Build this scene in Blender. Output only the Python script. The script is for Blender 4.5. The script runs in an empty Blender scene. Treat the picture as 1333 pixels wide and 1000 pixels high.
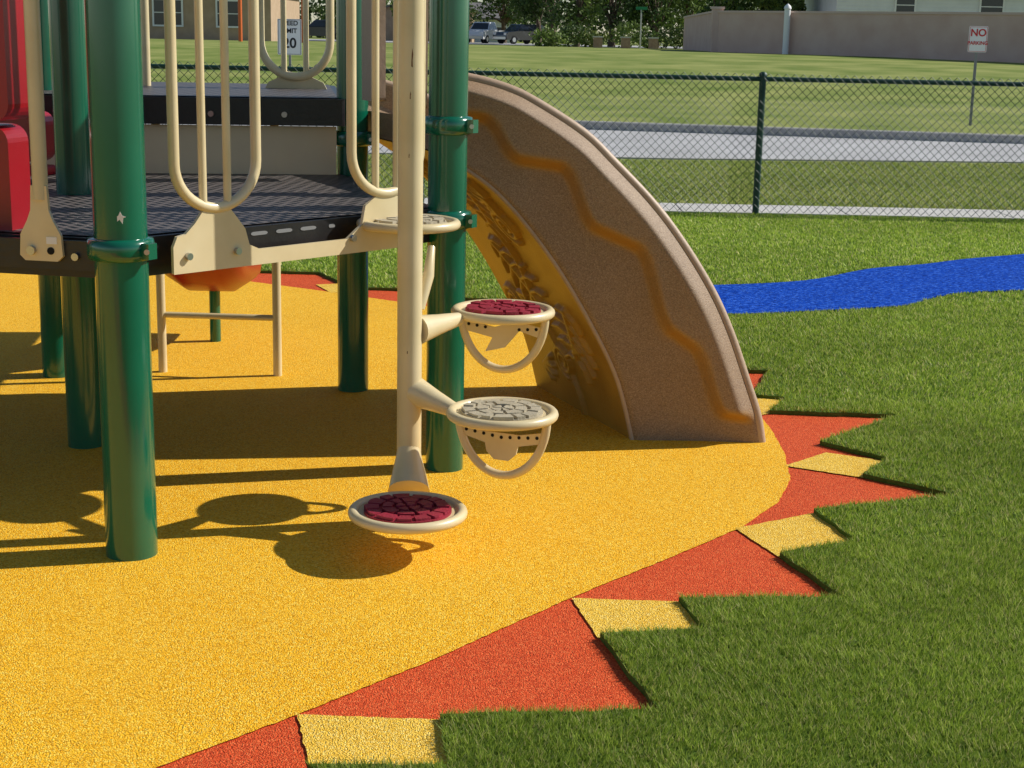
import bpy, bmesh, math, random
import numpy as np
from mathutils import Matrix, Vector
random.seed(7); rng=np.random.default_rng(7)
S=bpy.context.scene
S.view_settings.view_transform='Standard'
try: S.view_settings.look='None'
except Exception: pass
S.view_settings.exposure=0
COL=bpy.context.collection

# ------------------------------------------------------------ materials
def mat(name,col,rough=.6,col2=None,nscale=8,ndetail=4,bump=0.0,bscale=60,metal=0,coat=0,spec=.5,grain=None,grain_scale=300,grain_amt=.3,contrast=(.35,.65),attr=None,attrcol=None):
    m=bpy.data.materials.new(name); m.use_nodes=True; nt=m.node_tree; N=nt.nodes; Lk=nt.links
    b=N['Principled BSDF']; b.inputs['Roughness'].default_value=rough; b.inputs['Metallic'].default_value=metal
    b.inputs['Coat Weight'].default_value=coat; b.inputs['Specular IOR Level'].default_value=spec
    b.inputs['Coat Roughness'].default_value=.12
    b.inputs['Base Color'].default_value=(*col,1)
    tc=N.new('ShaderNodeTexCoord')
    out=None
    if col2:
        n=N.new('ShaderNodeTexNoise'); n.inputs['Scale'].default_value=nscale; n.inputs['Detail'].default_value=ndetail
        Lk.new(tc.outputs['Object'],n.inputs['Vector'])
        r=N.new('ShaderNodeValToRGB'); r.color_ramp.elements[0].position=contrast[0]; r.color_ramp.elements[1].position=contrast[1]
        r.color_ramp.elements[0].color=(*col,1); r.color_ramp.elements[1].color=(*col2,1)
        Lk.new(n.outputs['Fac'],r.inputs['Fac']); out=r.outputs['Color']
    if grain:
        v=N.new('ShaderNodeTexVoronoi'); v.inputs['Scale'].default_value=grain_scale
        Lk.new(tc.outputs['Object'],v.inputs['Vector'])
        sep=N.new('ShaderNodeSeparateColor'); Lk.new(v.outputs['Color'],sep.inputs['Color'])
        r2=N.new('ShaderNodeValToRGB'); r2.color_ramp.interpolation='LINEAR'
        els=r2.color_ramp.elements; els[0].position=0; els[1].position=1
        els[0].color=(*grain[0],1); els[1].color=(*grain[-1],1)
        for i in range(1,len(grain)-1):
            e=els.new(i/(len(grain)-1)); e.color=(*grain[i],1)
        Lk.new(sep.outputs['Red'],r2.inputs['Fac'])
        mx=N.new('ShaderNodeMix'); mx.data_type='RGBA'; mx.inputs['Factor'].default_value=grain_amt
        if out: Lk.new(out,mx.inputs['A'])
        else: mx.inputs['A'].default_value=(*col,1)
        Lk.new(r2.outputs['Color'],mx.inputs['B']); out=mx.outputs['Result']
        bp=N.new('ShaderNodeBump'); bp.inputs['Strength'].default_value=bump or .5; bp.inputs['Distance'].default_value=.004
        inv=N.new('ShaderNodeMath'); inv.operation='SUBTRACT'; inv.inputs[0].default_value=1
        Lk.new(v.outputs['Distance'],inv.inputs[1])
        Lk.new(inv.outputs[0],bp.inputs['Height']); Lk.new(bp.outputs['Normal'],b.inputs['Normal'])
    elif bump:
        n2=N.new('ShaderNodeTexNoise'); n2.inputs['Scale'].default_value=bscale; n2.inputs['Detail'].default_value=6
        Lk.new(tc.outputs['Object'],n2.inputs['Vector'])
        bp=N.new('ShaderNodeBump'); bp.inputs['Strength'].default_value=bump; bp.inputs['Distance'].default_value=.01
        Lk.new(n2.outputs['Fac'],bp.inputs['Height']); Lk.new(bp.outputs['Normal'],b.inputs['Normal'])
    if attr:
        a=N.new('ShaderNodeAttribute'); a.attribute_name=attr
        mx=N.new('ShaderNodeMix'); mx.data_type='RGBA'; Lk.new(a.outputs['Fac'],mx.inputs['Factor'])
        Lk.new(out,mx.inputs['A']); mx.inputs['B'].default_value=(*attrcol,1); out=mx.outputs['Result']
    if out: Lk.new(out,b.inputs['Base Color'])
    return m

def leafmat(name,transl=.3,tint=(1,1,1),rough=.55):
    m=bpy.data.materials.new(name); m.use_nodes=True; nt=m.node_tree; N=nt.nodes; Lk=nt.links
    b=N['Principled BSDF']; b.inputs['Roughness'].default_value=rough; b.inputs['Specular IOR Level'].default_value=.3
    a=N.new('ShaderNodeAttribute'); a.attribute_name='Col'
    Lk.new(a.outputs['Color'],b.inputs['Base Color'])
    if transl:
        t=N.new('ShaderNodeBsdfTranslucent'); Lk.new(a.outputs['Color'],t.inputs['Color'])
        mx=N.new('ShaderNodeMixShader'); mx.inputs[0].default_value=transl
        Lk.new(b.outputs[0],mx.inputs[1]); Lk.new(t.outputs[0],mx.inputs[2]); Lk.new(mx.outputs[0],N['Material Output'].inputs['Surface'])
    return m

M={}
M['yellow']=mat('yellow_rubber',(.86,.40,.011),.8,(.96,.50,.022),nscale=.9,ndetail=10,grain=[(.40,.15,.004),(.92,.44,.011),(.97,.54,.022),(1.0,.82,.18)],grain_scale=240,grain_amt=.65,bump=.8,spec=.15,contrast=(.3,.6))
M['yellow2']=mat('pale_yellow_rubber',(.84,.47,.04),.8,(.92,.58,.07),nscale=2,grain=[(.4,.2,.02),(.9,.52,.05),(.95,.62,.08),(1.0,.82,.3)],grain_scale=240,grain_amt=.65,bump=.9,spec=.15)
M['orange']=mat('orange_rubber',(.62,.070,.016),.8,(.76,.10,.025),nscale=2,ndetail=8,grain=[(.26,.02,.008),(.66,.077,.018),(.74,.10,.025),(.92,.24,.08)],grain_scale=240,grain_amt=.65,bump=.85,spec=.15)
M['blue']=mat('blue_turf',(.002,.050,.34),.9,(.003,.060,.42),nscale=3,grain=[(.001,.010,.11),(.003,.05,.37),(.004,.06,.44),(.06,.19,.72)],grain_scale=85,grain_amt=.85,bump=1.0,spec=.05)
M['turfback']=mat('turf_backing',(.08,.14,.02),.9,(.11,.18,.03),nscale=60,bump=.6,bscale=200,spec=.1)
M['lawn']=mat('lawn',(.135,.19,.035),.9,(.29,.31,.095),nscale=.55,ndetail=15,bump=1.0,bscale=22,spec=.1,contrast=(.32,.66))
M['green']=mat('green_paint',(.001,.105,.055),.2,(.002,.12,.064),nscale=5,coat=.7)
M['fencegreen']=mat('fence_green',(.002,.04,.024),.45)
M['cream']=mat('cream_paint',(.72,.60,.36),.38,(.64,.52,.29),nscale=6,coat=.25,ndetail=8)
M['creamflat']=mat('cream_panel',(.80,.68,.42),.55,(.74,.62,.38),nscale=4)
M['rust']=mat('rust',(.16,.07,.03),.9)
M['black']=mat('black_vinyl',(.012,.011,.012),.35,(.02,.018,.018),nscale=10,bump=.1)
M['hole']=mat('hole_dark',(.004,.004,.004),.9)
M['red']=mat('red_plastic',(.32,.003,.010),.35,(.27,.002,.008),nscale=3,coat=.15,bump=.1,bscale=300)
M['redpod']=mat('red_rubber',(.33,.012,.035),.6,(.24,.01,.025),nscale=14,bump=.3,bscale=120)
M['bpod']=mat('beige_rubber',(.46,.40,.28),.65,(.38,.33,.23),nscale=14,bump=.3,bscale=120)
M['steel']=mat('steel',(.5,.5,.5),.3,metal=1)
M['galv']=mat('galvanised_post',(.22,.22,.22),.6)
M['concrete']=mat('concrete',(.46,.44,.41),.9,(.56,.54,.50),nscale=5,ndetail=10,bump=.4)
M['kerb']=mat('kerb_concrete',(.36,.34,.32),.9,(.44,.42,.39),nscale=3,ndetail=10,bump=.4)
M['asphalt']=mat('asphalt',(.36,.355,.35),.9,(.46,.455,.45),nscale=.7,ndetail=12,bump=.4,bscale=80)
M['wall']=mat('wall_masonry',(.56,.38,.32),.95,(.62,.45,.385),nscale=1.2,ndetail=10,bump=.4,bscale=20)
M['wallcap']=mat('wall_cap',(.60,.45,.39),.9)
M['white']=mat('white_paint',(.78,.78,.76),.5)
M['redpaint']=mat('sign_red',(.55,.02,.02),.5)
M['blackpaint']=mat('sign_black',(.01,.01,.01),.5)
M['siding']=mat('siding',(.76,.77,.77),.7,(.70,.71,.71),nscale=2)
M['roof']=mat('roof_shingle',(.13,.12,.12),.9,(.19,.18,.17),nscale=3,ndetail=10,bump=.6)
M['glass']=mat('window_glass',(.03,.04,.05),.08)
M['brick']=mat('brick',(.30,.19,.13),.9,(.38,.26,.18),nscale=6,bump=.4)
M['tanwall']=mat('tan_wall',(.40,.28,.18),.9,(.46,.33,.22),nscale=2,bump=.3)
M['carwhite']=mat('car_white',(.75,.76,.78),.2,coat=.6)
M['cardark']=mat('car_dark',(.03,.035,.045),.2,coat=.6)
M['tyre']=mat('tyre',(.01,.01,.01),.8)
M['bark']=mat('bark',(.09,.06,.04),.9,(.14,.10,.07),nscale=12,bump=.6)
M['orangepaint']=mat('orange_paint',(.65,.13,.02),.5)
M['signgreen']=mat('sign_green',(.01,.22,.08),.5)
M['slide']=mat('tan_plastic',(.25,.152,.078),.55,(.32,.205,.115),nscale=3,ndetail=10,grain=[(.13,.075,.04),(.27,.17,.09),(.32,.205,.115),(.45,.32,.20)],grain_scale=300,grain_amt=.5,bump=.3,attr='Wave',attrcol=(.46,.225,.03))  # attrcol: golden bounce light from the ground, painted along the zigzag ledges
M['sliderim']=mat('tan_plastic_rim',(.42,.29,.19),.5,(.48,.34,.23),nscale=5,bump=.15)
M['soffit']=mat('fossil_panel_plastic',(.36,.185,.025),.4,(.46,.25,.04),nscale=5,bump=.2,bscale=150)
M['blade']=leafmat('turf_blades',.35)
M['leaf']=leafmat('foliage',.25)

def gridmat():
    m=bpy.data.materials.new('perforated_deck'); m.use_nodes=True; N=m.node_tree.nodes; Lk=m.node_tree.links
    b=N['Principled BSDF']; b.inputs['Roughness'].default_value=.45
    tc=N.new('ShaderNodeTexCoord'); mp=N.new('ShaderNodeMapping'); mp.inputs['Rotation'].default_value=(0,0,math.radians(48))
    Lk.new(tc.outputs['Object'],mp.inputs['Vector'])
    br=N.new('ShaderNodeTexBrick'); br.inputs['Scale'].default_value=1
    br.inputs['Brick Width'].default_value=.07; br.inputs['Row Height'].default_value=.036; br.inputs['Mortar Size'].default_value=.009; br.inputs['Mortar Smooth'].default_value=.1
    br.inputs['Color1'].default_value=(.004,.004,.004,1); br.inputs['Color2'].default_value=(.004,.004,.004,1); br.inputs['Mortar'].default_value=(.13,.11,.10,1)
    Lk.new(mp.outputs[0],br.inputs['Vector']); Lk.new(br.outputs['Color'],b.inputs['Base Color'])
    bp=N.new('ShaderNodeBump'); bp.inputs['Strength'].default_value=.8; bp.inputs['Distance'].default_value=.004
    Lk.new(br.outputs['Fac'],bp.inputs['Height']); Lk.new(bp.outputs[0],b.inputs['Normal'])
    return m
M['grid']=gridmat()

# ------------------------------------------------------------ mesh builder
class B:
    def __init__(s): s.v=[]; s.f=[]; s.m=[]; s.sm=[]; s.mats=[]
    def mi(s,k):
        if k not in s.mats: s.mats.append(k)
        return s.mats.index(k)
    def add(s,v,f,k,smooth=False):
        o=len(s.v); s.v+= [tuple(p) for p in v]; i=s.mi(k)
        for q in f: s.f.append(tuple(a+o for a in q)); s.m.append(i); s.sm.append(smooth)
    def obj(s,name,parent=None,bevel=0,loc=None):
        me=bpy.data.meshes.new(name); me.from_pydata(s.v,[],s.f); me.update()
        for k in s.mats: me.materials.append(M[k])
        me.polygons.foreach_set('material_index',s.m); me.polygons.foreach_set('use_smooth',s.sm)
        o=bpy.data.objects.new(name,me); COL.objects.link(o)
        if parent: o.parent=parent
        if bevel:
            md=o.modifiers.new('bevel','BEVEL'); md.width=bevel; md.segments=2; md.limit_method='ANGLE'; md.angle_limit=math.radians(40)
        return o
    def tube(s,pts,r,k,sides=14,closed=False,caps=True):
        P=[Vector(p) for p in pts]; n=len(P); rr=r if isinstance(r,(list,tuple)) else [r]*n
        T=[]
        for i in range(n):
            a=P[(i-1)%n] if (closed or i>0) else P[i]; b=P[(i+1)%n] if (closed or i<n-1) else P[i]
            T.append((b-a).normalized())
        up=Vector((0,0,1)) if abs(T[0].z)<.9 else Vector((1,0,0))
        nrm=(up-T[0]*up.dot(T[0])).normalized(); V=[]
        for i in range(n):
            nrm=(nrm-T[i]*nrm.dot(T[i])).normalized(); bi=T[i].cross(nrm)
            for j in range(sides):
                a=2*math.pi*j/sides; V.append(P[i]+(nrm*math.cos(a)+bi*math.sin(a))*rr[i])
        F=[]
        for i in range(n if closed else n-1):
            i2=(i+1)%n
            for j in range(sides):
                j2=(j+1)%sides; F.append((i*sides+j,i*sides+j2,i2*sides+j2,i2*sides+j))
        s.add(V,F,k,True)
        if caps and not closed:
            s.add(V[:sides],[tuple(range(sides))[::-1]],k); s.add(V[-sides:],[tuple(range(sides))],k)
    def box(s,c,d,k,rot=0):
        x,y,z=d[0]/2,d[1]/2,d[2]/2; ca,sa=math.cos(rot),math.sin(rot)
        V=[]
        for a in(-x,x):
            for b in(-y,y):
                for e in(-z,z): V.append((c[0]+a*ca-b*sa,c[1]+a*sa+b*ca,c[2]+e))
        s.add(V,[(0,1,3,2),(4,6,7,5),(0,4,5,1),(2,3,7,6),(0,2,6,4),(1,5,7,3)],k)
    def prism(s,pts,o,ax,ay,n,t,k,kside=None):
        o,ax,ay,n=Vector(o),Vector(ax),Vector(ay),Vector(n); m=len(pts)
        A=[o+ax*p[0]+ay*p[1] for p in pts]; Bk=[p+n*t for p in A]
        s.add(A+Bk,[tuple(range(m))[::-1],tuple(range(m,2*m))],k)
        s.add(A+Bk,[(i,(i+1)%m,(i+1)%m+m,i+m) for i in range(m)],kside or k)
    def disc(s,c,n,r,t,k,sides=16):
        n=Vector(n).normalized(); s.tube([Vector(c),Vector(c)+n*t],r,k,sides)
def empty(name,loc=(0,0,0)):
    e=bpy.data.objects.new(name,None); COL.objects.link(e); e.empty_display_size=.2; return e
def catmull(P,n=8,closed=False):
    out=[]; L=len(P)
    for i in range(L if closed else L-1):
        if closed: p=[P[(i+j-1)%L] for j in range(4)]
        else: p=[P[max(0,i-1)],P[i],P[i+1],P[min(L-1,i+2)]]
        p=[np.array(q,float) for q in p]
        for j in range(n):
            t=j/n; out.append(tuple(.5*((2*p[1])+(-p[0]+p[2])*t+(2*p[0]-5*p[1]+4*p[2]-p[3])*t*t+(-p[0]+3*p[1]-3*p[2]+p[3])*t**3)))
    if not closed: out.append(tuple(map(float,P[-1])))
    return out
def resample(P,n):
    P=np.array(P,float); d=np.r_[0,np.cumsum(np.linalg.norm(np.diff(P,axis=0),axis=1))]
    t=np.linspace(0,d[-1],n); return np.stack([np.interp(t,d,P[:,i]) for i in range(P.shape[1])],1)
def sheet(name,poly,z,k,skirt=0):
    bm=bmesh.new(); vs=[bm.verts.new((p[0],p[1],z)) for p in poly]; f=bm.faces.new(vs)
    bm.normal_update()
    if f.normal.z<0: f.normal_flip()
    if skirt:
        lo=[bm.verts.new((p[0],p[1],z-skirt)) for p in poly]; n=len(vs)
        for i in range(n): bm.faces.new((vs[i],vs[(i+1)%n],lo[(i+1)%n],lo[i]))
    bmesh.ops.triangulate(bm,faces=[f])
    me=bpy.data.meshes.new(name); bm.to_mesh(me); bm.free(); me.materials.append(M[k])
    o=bpy.data.objects.new(name,me); COL.objects.link(o); return o
def jag(poly,amp=.006,step=.05):
    out=[]
    for i in range(len(poly)-1):
        a=Vector(poly[i]); c=Vector(poly[i+1]); L=(c-a).length; n=max(1,int(L/step))
        d=(c-a).normalized(); nn=Vector((-d.y,d.x))
        for j in range(n):
            p=a.lerp(c,j/n)+(nn*random.uniform(-amp,amp) if j else Vector((0,0))); out.append((p.x,p.y))
    out.append(poly[-1]); return out

# ------------------------------------------------------------ terrain, road
def near(x): return float(np.interp(x,[-1500,-40,2,6.8,14,60,1500],[17,18.5,19.96,20.6,21,21.6,23]))
def far(x): return float(np.interp(x,[-1500,-40,-8,1,8.5,14,60,1500],[31,30,29,27.9,26.3,25.9,26.4,28]))
xs=[-1500,-600,-200,-90,-60,-40]+list(np.arange(-30,40,2.0))+[40,60,90,200,600,1500]
def rowpt(i,x):
    if i==0: return (x,-30,-.02)
    if i==1: return (x,13.84,-.02)
    if i==2: return (x,13.85,-.002)
    if i==3: return (x,near(x),0)
    if i==4: return (x,near(x)+.02,-.15)
    if i==5: return (x,far(x)-.02,-.15)
    if i==6: return (x,far(x)+.02,.03)
    Y,Z=[(33,.12),(38,.26),(44,.46),(50,.66),(56,.82),(62,.92),(70,.93),(85,.84),(110,.66),(140,.5),(200,.5),(500,.5),(2600,.5)][i-7]
    return (x,Y+ .0*x,Z)
V=[];F=[];nr=20;nx=len(xs)
for i in range(nr):
    for x in xs: V.append(rowpt(i,x))
for i in range(nr-1):
    for j in range(nx-1): F.append((i*nx+j,i*nx+j+1,(i+1)*nx+j+1,(i+1)*nx+j))
b=B(); b.add(V,F,'lawn',False); b.obj('ground')
rx=[-1500,-200,-60,-40]+list(np.arange(-30,40,1.0))+[40,60,200,1500]
b=B(); V=[(x,near(x)+.12,-.10) for x in rx]+[(x,far(x)-.12,-.10) for x in rx]; n=len(rx)
b.add(V,[(i,i+1,n+i+1,n+i) for i in range(n-1)],'asphalt'); b.obj('road')
def kerb(fn,sgn,top):
    b=B(); prof=[(0,-.14),(0,top-.02),(.02*sgn,top),(.15*sgn,top),(.15*sgn,-.14)]
    V=[];m=len(prof)
    for x in rx:
        for d,z in prof: V.append((x,fn(x)-.13*sgn+d,z))
    F=[(i*m+j,i*m+j+1,(i+1)*m+j+1,(i+1)*m+j) for i in range(n-1) for j in range(m-1)]
    b.add(V,F,'kerb'); b.obj('kerb')
kerb(far,1,.045); kerb(near,-1,.02)
b=B()
for i in range(-12,13):
    b.box((i*1.5+.75,14.2,-.02),(1.49,.68,.07),'concrete')
b.obj('concrete_path',bevel=.006)

# ------------------------------------------------------------ play surface
sheet('orange_rubber_surface',[(-9,-1),(3,-1),(3,8),(1,10.4),(-9,11)],0.0,'orange')
yel=[(-9,-1),(-4.0,-1),(-1.9,1.5),(-1.1,2.6),(-.74,3.02),(-.48,3.29),(-.19,3.62),(.18,4.085),(.49,4.44),(.75,4.75),(.92,5.04),(1.01,5.32),(1.05,5.69),(1.055,6.04),(1.04,6.35),(.95,6.9),(.72,7.5),(.45,8.05),(.14,8.43),(-.5,8.74),(-1.06,9.13),(-1.62,9.47),(-1.99,9.73),(-4,9.95),(-9,9.9)]
sheet('yellow_rubber_surface',jag(yel,.0022,.02),.004,'yellow')
for q in [[(-.48,3.29),(-.15,3.28),(-.10,3.0),(-.41,3.0)],[(.18,4.08),(.48,4.07),(.53,3.83),(.24,3.79)],[(.73,4.74),(1.03,4.93),(1.09,4.61),(.83,4.46)],[(1.02,5.50),(1.21,5.70),(1.42,5.59),(1.28,5.36)],[(1.05,6.60),(1.21,6.57),(1.09,6.31),(1.04,6.27)],
          [(-1.1,9.13),(-1.23,9.42),(-1.08,9.48),(-.95,9.2)],[(-1.95,9.72),(-1.92,10.02),(-1.68,9.95),(-1.75,9.6)]]:
    sheet('yellow_rubber_patch',jag(q+[q[0]],.0025,.02)[:-1],.0045,'yellow2')
zig=[(-.9,1.6),(-.35,2.2),(-.62,2.62),(-.2,2.72),(-.42,3.02),(-.12,3.03),(-.15,3.28),(.36,3.33),(.245,3.79),(.53,3.84),(.48,4.07),(.95,4.10),(.83,4.47),(1.09,4.61),(1.02,4.93),(1.56,5.13),(1.28,5.37),(1.42,5.59),(1.21,5.82),(1.63,6.28),(1.09,6.31),(1.21,6.56),(1.06,6.61),(1.21,7.11),(.9,7.15),(1.0,7.5),(.75,7.6),(.95,7.95),(.55,8.1),(.62,8.6),(.2,8.6),(.14,8.93),(-.27,8.96),(-.58,9.25),(-.89,9.27),(-1.0,9.5),(-1.1,9.5),(-1.26,9.83),(-1.7,9.85),(-1.92,10.03),(-2.6,10.0),(-2.8,10.3),(-3.6,10.25),(-5,10.6),(-9,10.7)]
turf=jag(zig)+[(-9,13.70),(9,13.70),(9,-1),(-1.5,-1)]
sheet('artificial_turf',turf,.018,'turfback',skirt=.017)
rlo=[(.8,8.68),(1.21,8.57),(1.64,8.70),(1.99,8.83),(2.35,9.02),(2.7,9.44),(3.27,9.66),(4.2,9.88),(6,10.6),(8.8,11)]
rup=[(8.8,13),(6,12.5),(4.27,11.70),(3.76,11.34),(3.26,11.03),(2.85,10.70),(2.42,10.43),(1.89,9.86),(1.31,9.60),(.8,9.5)]
river=catmull(rlo,5)+catmull(rup,5)
sheet('blue_turf_stream',river,.028,'blue',skirt=.010)

def pip(x,y,poly):
    P=np.array(poly); inside=np.zeros(len(x),bool); j=len(P)-1
    for i in range(len(P)):
        xi,yi=P[i]; xj,yj=P[j]
        if yi!=yj:
            c=((yi>y)!=(yj>y))&(x<(xj-xi)*(y-yi)/(yj-yi)+xi); inside^=c
        j=i
    return inside
def vnoise(x,y,sc,seed):
    r=np.random.default_rng(seed); G=r.random((256,256)); X=x*sc+1000; Y=y*sc+1000
    xi=np.floor(X).astype(int); yi=np.floor(Y).astype(int); fx=X-xi; fy=Y-yi; fx=fx*fx*(3-2*fx); fy=fy*fy*(3-2*fy)
    g=lambda a,b:G[a%256,b%256]
    return (g(xi,yi)*(1-fx)+g(xi+1,yi)*fx)*(1-fy)+(g(xi,yi+1)*(1-fx)+g(xi+1,yi+1)*fx)*fy
def trimesh(name,V,C,k,nper=3,parent=None):
    n=len(V); me=bpy.data.meshes.new(name); me.vertices.add(n); me.vertices.foreach_set('co',V.astype(np.float32).ravel())
    nf=n//nper; me.loops.add(n); me.loops.foreach_set('vertex_index',np.arange(n,dtype=np.int32))
    me.polygons.add(nf); me.polygons.foreach_set('loop_start',np.arange(0,n,nper,dtype=np.int32))
    try: me.polygons.foreach_set('loop_total',np.full(nf,nper,dtype=np.int32))
    except Exception: pass
    me.update(calc_edges=True); me.validate()
    ca=me.color_attributes.new('Col','FLOAT_COLOR','POINT')
    ca.data.foreach_set('color',np.c_[C,np.ones(n)].astype(np.float32).ravel())
    me.materials.append(M[k]); o=bpy.data.objects.new(name,me); COL.objects.link(o)
    if parent: o.parent=parent
    return o
def blades(bands,inc,exc,cols,z0=.012):
    VV=[];CC=[]
    for (y0,y1,dens,w,h,xr) in bands:
        xa,xb=xr
        n=int(dens*(xb-xa)*(y1-y0)); x=rng.uniform(xa,xb,n); y=rng.uniform(y0,y1,n)
        ok=np.abs(x)<.36*y+.6
        x=x[ok];y=y[ok]
        if inc is not None: ok=pip(x,y,inc); x=x[ok];y=y[ok]
        for e in exc: ok=~pip(x,y,e); x=x[ok];y=y[ok]
        n=len(x)
        nz=vnoise(x,y,14,1)*.35+vnoise(x,y,60,2)*.65
        hh=h*(.65+.6*nz)*rng.uniform(.7,1.2,n)
        ww=w*rng.uniform(.7,1.3,n)
        la=rng.uniform(0,math.pi*2,n); lean=rng.uniform(.15,1.0,n)*hh
        dx=np.cos(la)*lean+.2*hh*(vnoise(x,y,6,3)-.5)*3; dy=np.sin(la)*lean-.2*hh
        a=la+math.pi/2+rng.normal(0,.7,n)
        zz=np.full(n,z0)
        p0=np.c_[x-np.cos(a)*ww/2,y-np.sin(a)*ww/2,zz]; p1=np.c_[x+np.cos(a)*ww/2,y+np.sin(a)*ww/2,zz]
        tip=np.c_[x+dx,y+dy,zz+hh]
        V=np.stack([p0,p1,tip],1).reshape(-1,3)
        t=(rng.random(n)**1.3)[:,None]; big=vnoise(x,y,1.7,5)[:,None]*.5+vnoise(x,y,.7,6)[:,None]*.5
        c=cols[0]*(1-t)+cols[1]*t; th=(rng.random(n)<.13)[:,None]; c=np.where(th,cols[2],c)*(.82+.4*big)*(.85+.35*nz[:,None])
        c=c*np.clip(1+.05*(y-5),.95,1.3)[:,None]
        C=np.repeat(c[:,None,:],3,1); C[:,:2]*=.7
        VV.append(V);CC.append(C.reshape(-1,3))
    return np.concatenate(VV),np.clip(np.concatenate(CC),0,.9)
tc=[np.array((.15,.255,.018)),np.array((.56,.68,.10)),np.array((.66,.60,.24))]
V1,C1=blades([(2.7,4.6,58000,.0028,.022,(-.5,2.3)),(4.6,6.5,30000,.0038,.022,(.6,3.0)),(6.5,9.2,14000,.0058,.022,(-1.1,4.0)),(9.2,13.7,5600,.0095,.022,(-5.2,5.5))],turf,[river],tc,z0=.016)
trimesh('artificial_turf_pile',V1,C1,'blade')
lc=[np.array((.17,.24,.04)),np.array((.34,.38,.09)),np.array((.50,.44,.20))]
nearp=[(-9,14.56)]+[(9,14.56)]+[(x,near(x)-.2) for x in np.arange(9,-10,-1.)]
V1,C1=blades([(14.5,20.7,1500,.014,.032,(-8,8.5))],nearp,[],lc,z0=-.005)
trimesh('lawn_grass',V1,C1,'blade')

# ------------------------------------------------------------ chain link fence
fn=empty('chain_link_fence'); b=B(); FY=13.75
x0,x1=-9.85,8.15; sp=.075; H0,H1=.03,1.245
k=x0-1.3
while k<x1:
    for sgn in (1,-1):
        xa,xb=(k,k+1.2) if sgn==1 else (k+1.2,k)
        za,zb=H0,H1
        P=[(xa,za),(xb,zb)]
        def cl(x,z,X,Z,lim):
            t=(lim-x)/(X-x); return (lim,z+(Z-z)*t)
        a,c=P
        if max(a[0],c[0])<x0 or min(a[0],c[0])>x1: continue
        for lim,cond in ((x0,lambda q:q[0]<x0),(x1,lambda q:q[0]>x1)):
            if cond(a): a=cl(*a,*c,lim)
            if cond(c): c=cl(*a,*c,lim)
        b.tube([(a[0],FY+.004*sgn,a[1]),(c[0],FY+.004*sgn,c[1])],.0030,'fencegreen',3,caps=False)
    k+=sp
b.obj('mesh_fabric',fn)
b=B(); b.tube([(x0,FY+.03,1.20),(x1,FY+.03,1.20)],.021,'fencegreen',10)
for px in [2.15-12,2.15-9,2.15-6,2.15-3,2.15,5.15,8.15]:
    b.tube([(px,FY+.03,-.05),(px,FY+.03,1.23)],.030,'fencegreen',12); b.tube([(px,FY+.03,1.225),(px,FY+.03,1.25),(px,FY+.03,1.262)],[.036,.034,.012],'fencegreen',12)
    for z in (.2,.55,.9): b.tube([(px,FY+.03,z),(px,FY+.03,z+.015)],.034,'fencegreen',12)
b.obj('posts_and_rail',fn)

# ------------------------------------------------------------ playground structure
play=empty('playground_structure')
def post(p,r=.067,top=3.3,rings=()):
    b=B(); b.tube([(p[0],p[1],-.01),(p[0],p[1],top)],r,'green',36)
    for z in rings:
        b.tube([(p[0],p[1],z-.032),(p[0],p[1],z-.028),(p[0],p[1],z-.012),(p[0],p[1],z+.012),(p[0],p[1],z+.028),(p[0],p[1],z+.032)],[r,r+.016,r+.020,r+.020,r+.016,r],'green',36,caps=False)
        for a in (-.5,2.6):
            dx,dy=math.cos(a),math.sin(a); b.box((p[0]+dx*(r+.028),p[1]+dy*(r+.028),z),(.03,.035,.045),'green',a)
            b.disc((p[0]+dx*(r+.028),p[1]+dy*(r+.028)-.02,z),(0,-1,0),.008,.006,'steel',10)
    return b.obj('support_post',play)
P1=(-1.13,4.38);P2=(-1.6,5.59);P3=(-2.05,6.75);P4=(-.70,6.6);P5=(-.24,5.38);P6=(-2.42,4.62)
post(P1,.076,rings=(.925,)); post(P2,rings=(.90,)); post(P3,.063); post(P4,rings=(1.1,)); post(P5,.068,rings=(1.235,.91)); post(P6); post((-3.0,5.8))
b=B(); c=Vector((P1[0]+.02,P1[1]-.0738,1.02)); b.prism([(-.012,-.012),(-.002,-.004),(.006,-.016),(.008,.0),(.016,.004),(.005,.008),(.0,.018),(-.006,.006),(-.014,.004)],c,(1,0,0),(0,0,1),(0,-1,0),.0012,'white'); b.obj('paint_chip',play)
def inset(poly,d):
    c=Vector((sum(p[0] for p in poly)/len(poly),sum(p[1] for p in poly)/len(poly))); return [tuple(Vector(p)+(c-Vector(p)).normalized()*d) for p in poly]
low=inset([P1,P5,P4,P3,(-3.0,5.8),P6],.03)
b=B(); b.prism([(p[0],p[1]) for p in low],(0,0,.83),(1,0,0),(0,1,0),(0,0,1),.115,'black')
b.obj('lower_deck_frame',play,bevel=.008)
sh=sheet('lower_deck_surface',inset(low,.03),.949,'grid'); sh.parent=play
up=[(-.72,6.50),(-2.5,6.25),(-2.9,7.9),(-.95,8.1)]
b=B(); b.prism(up,(0,0,1.155),(1,0,0),(0,1,0),(0,0,1),.11,'black'); b.obj('upper_deck_frame',play,bevel=.012)
sh=sheet('upper_deck_surface',inset(up,.04),1.2695,'grid'); sh.parent=play
b=B()
d=Vector((-1.78,-.25,0)).normalized()
b.prism([(0.02,.95),(1.62,.95),(1.62,1.15),(0.02,1.15)],(-.74,6.53,0),d,(0,0,1),(d.y,-d.x,0),.02,'creamflat'); b.obj('riser_panel',play)
b=B()
for s_ in (.25,.55,.9,1.3):
    c=Vector((-.72,6.50,0))+d*s_; b.disc((c.x,c.y,1.2),(0,-1,0),.012,.012,'steel',12)
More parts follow.
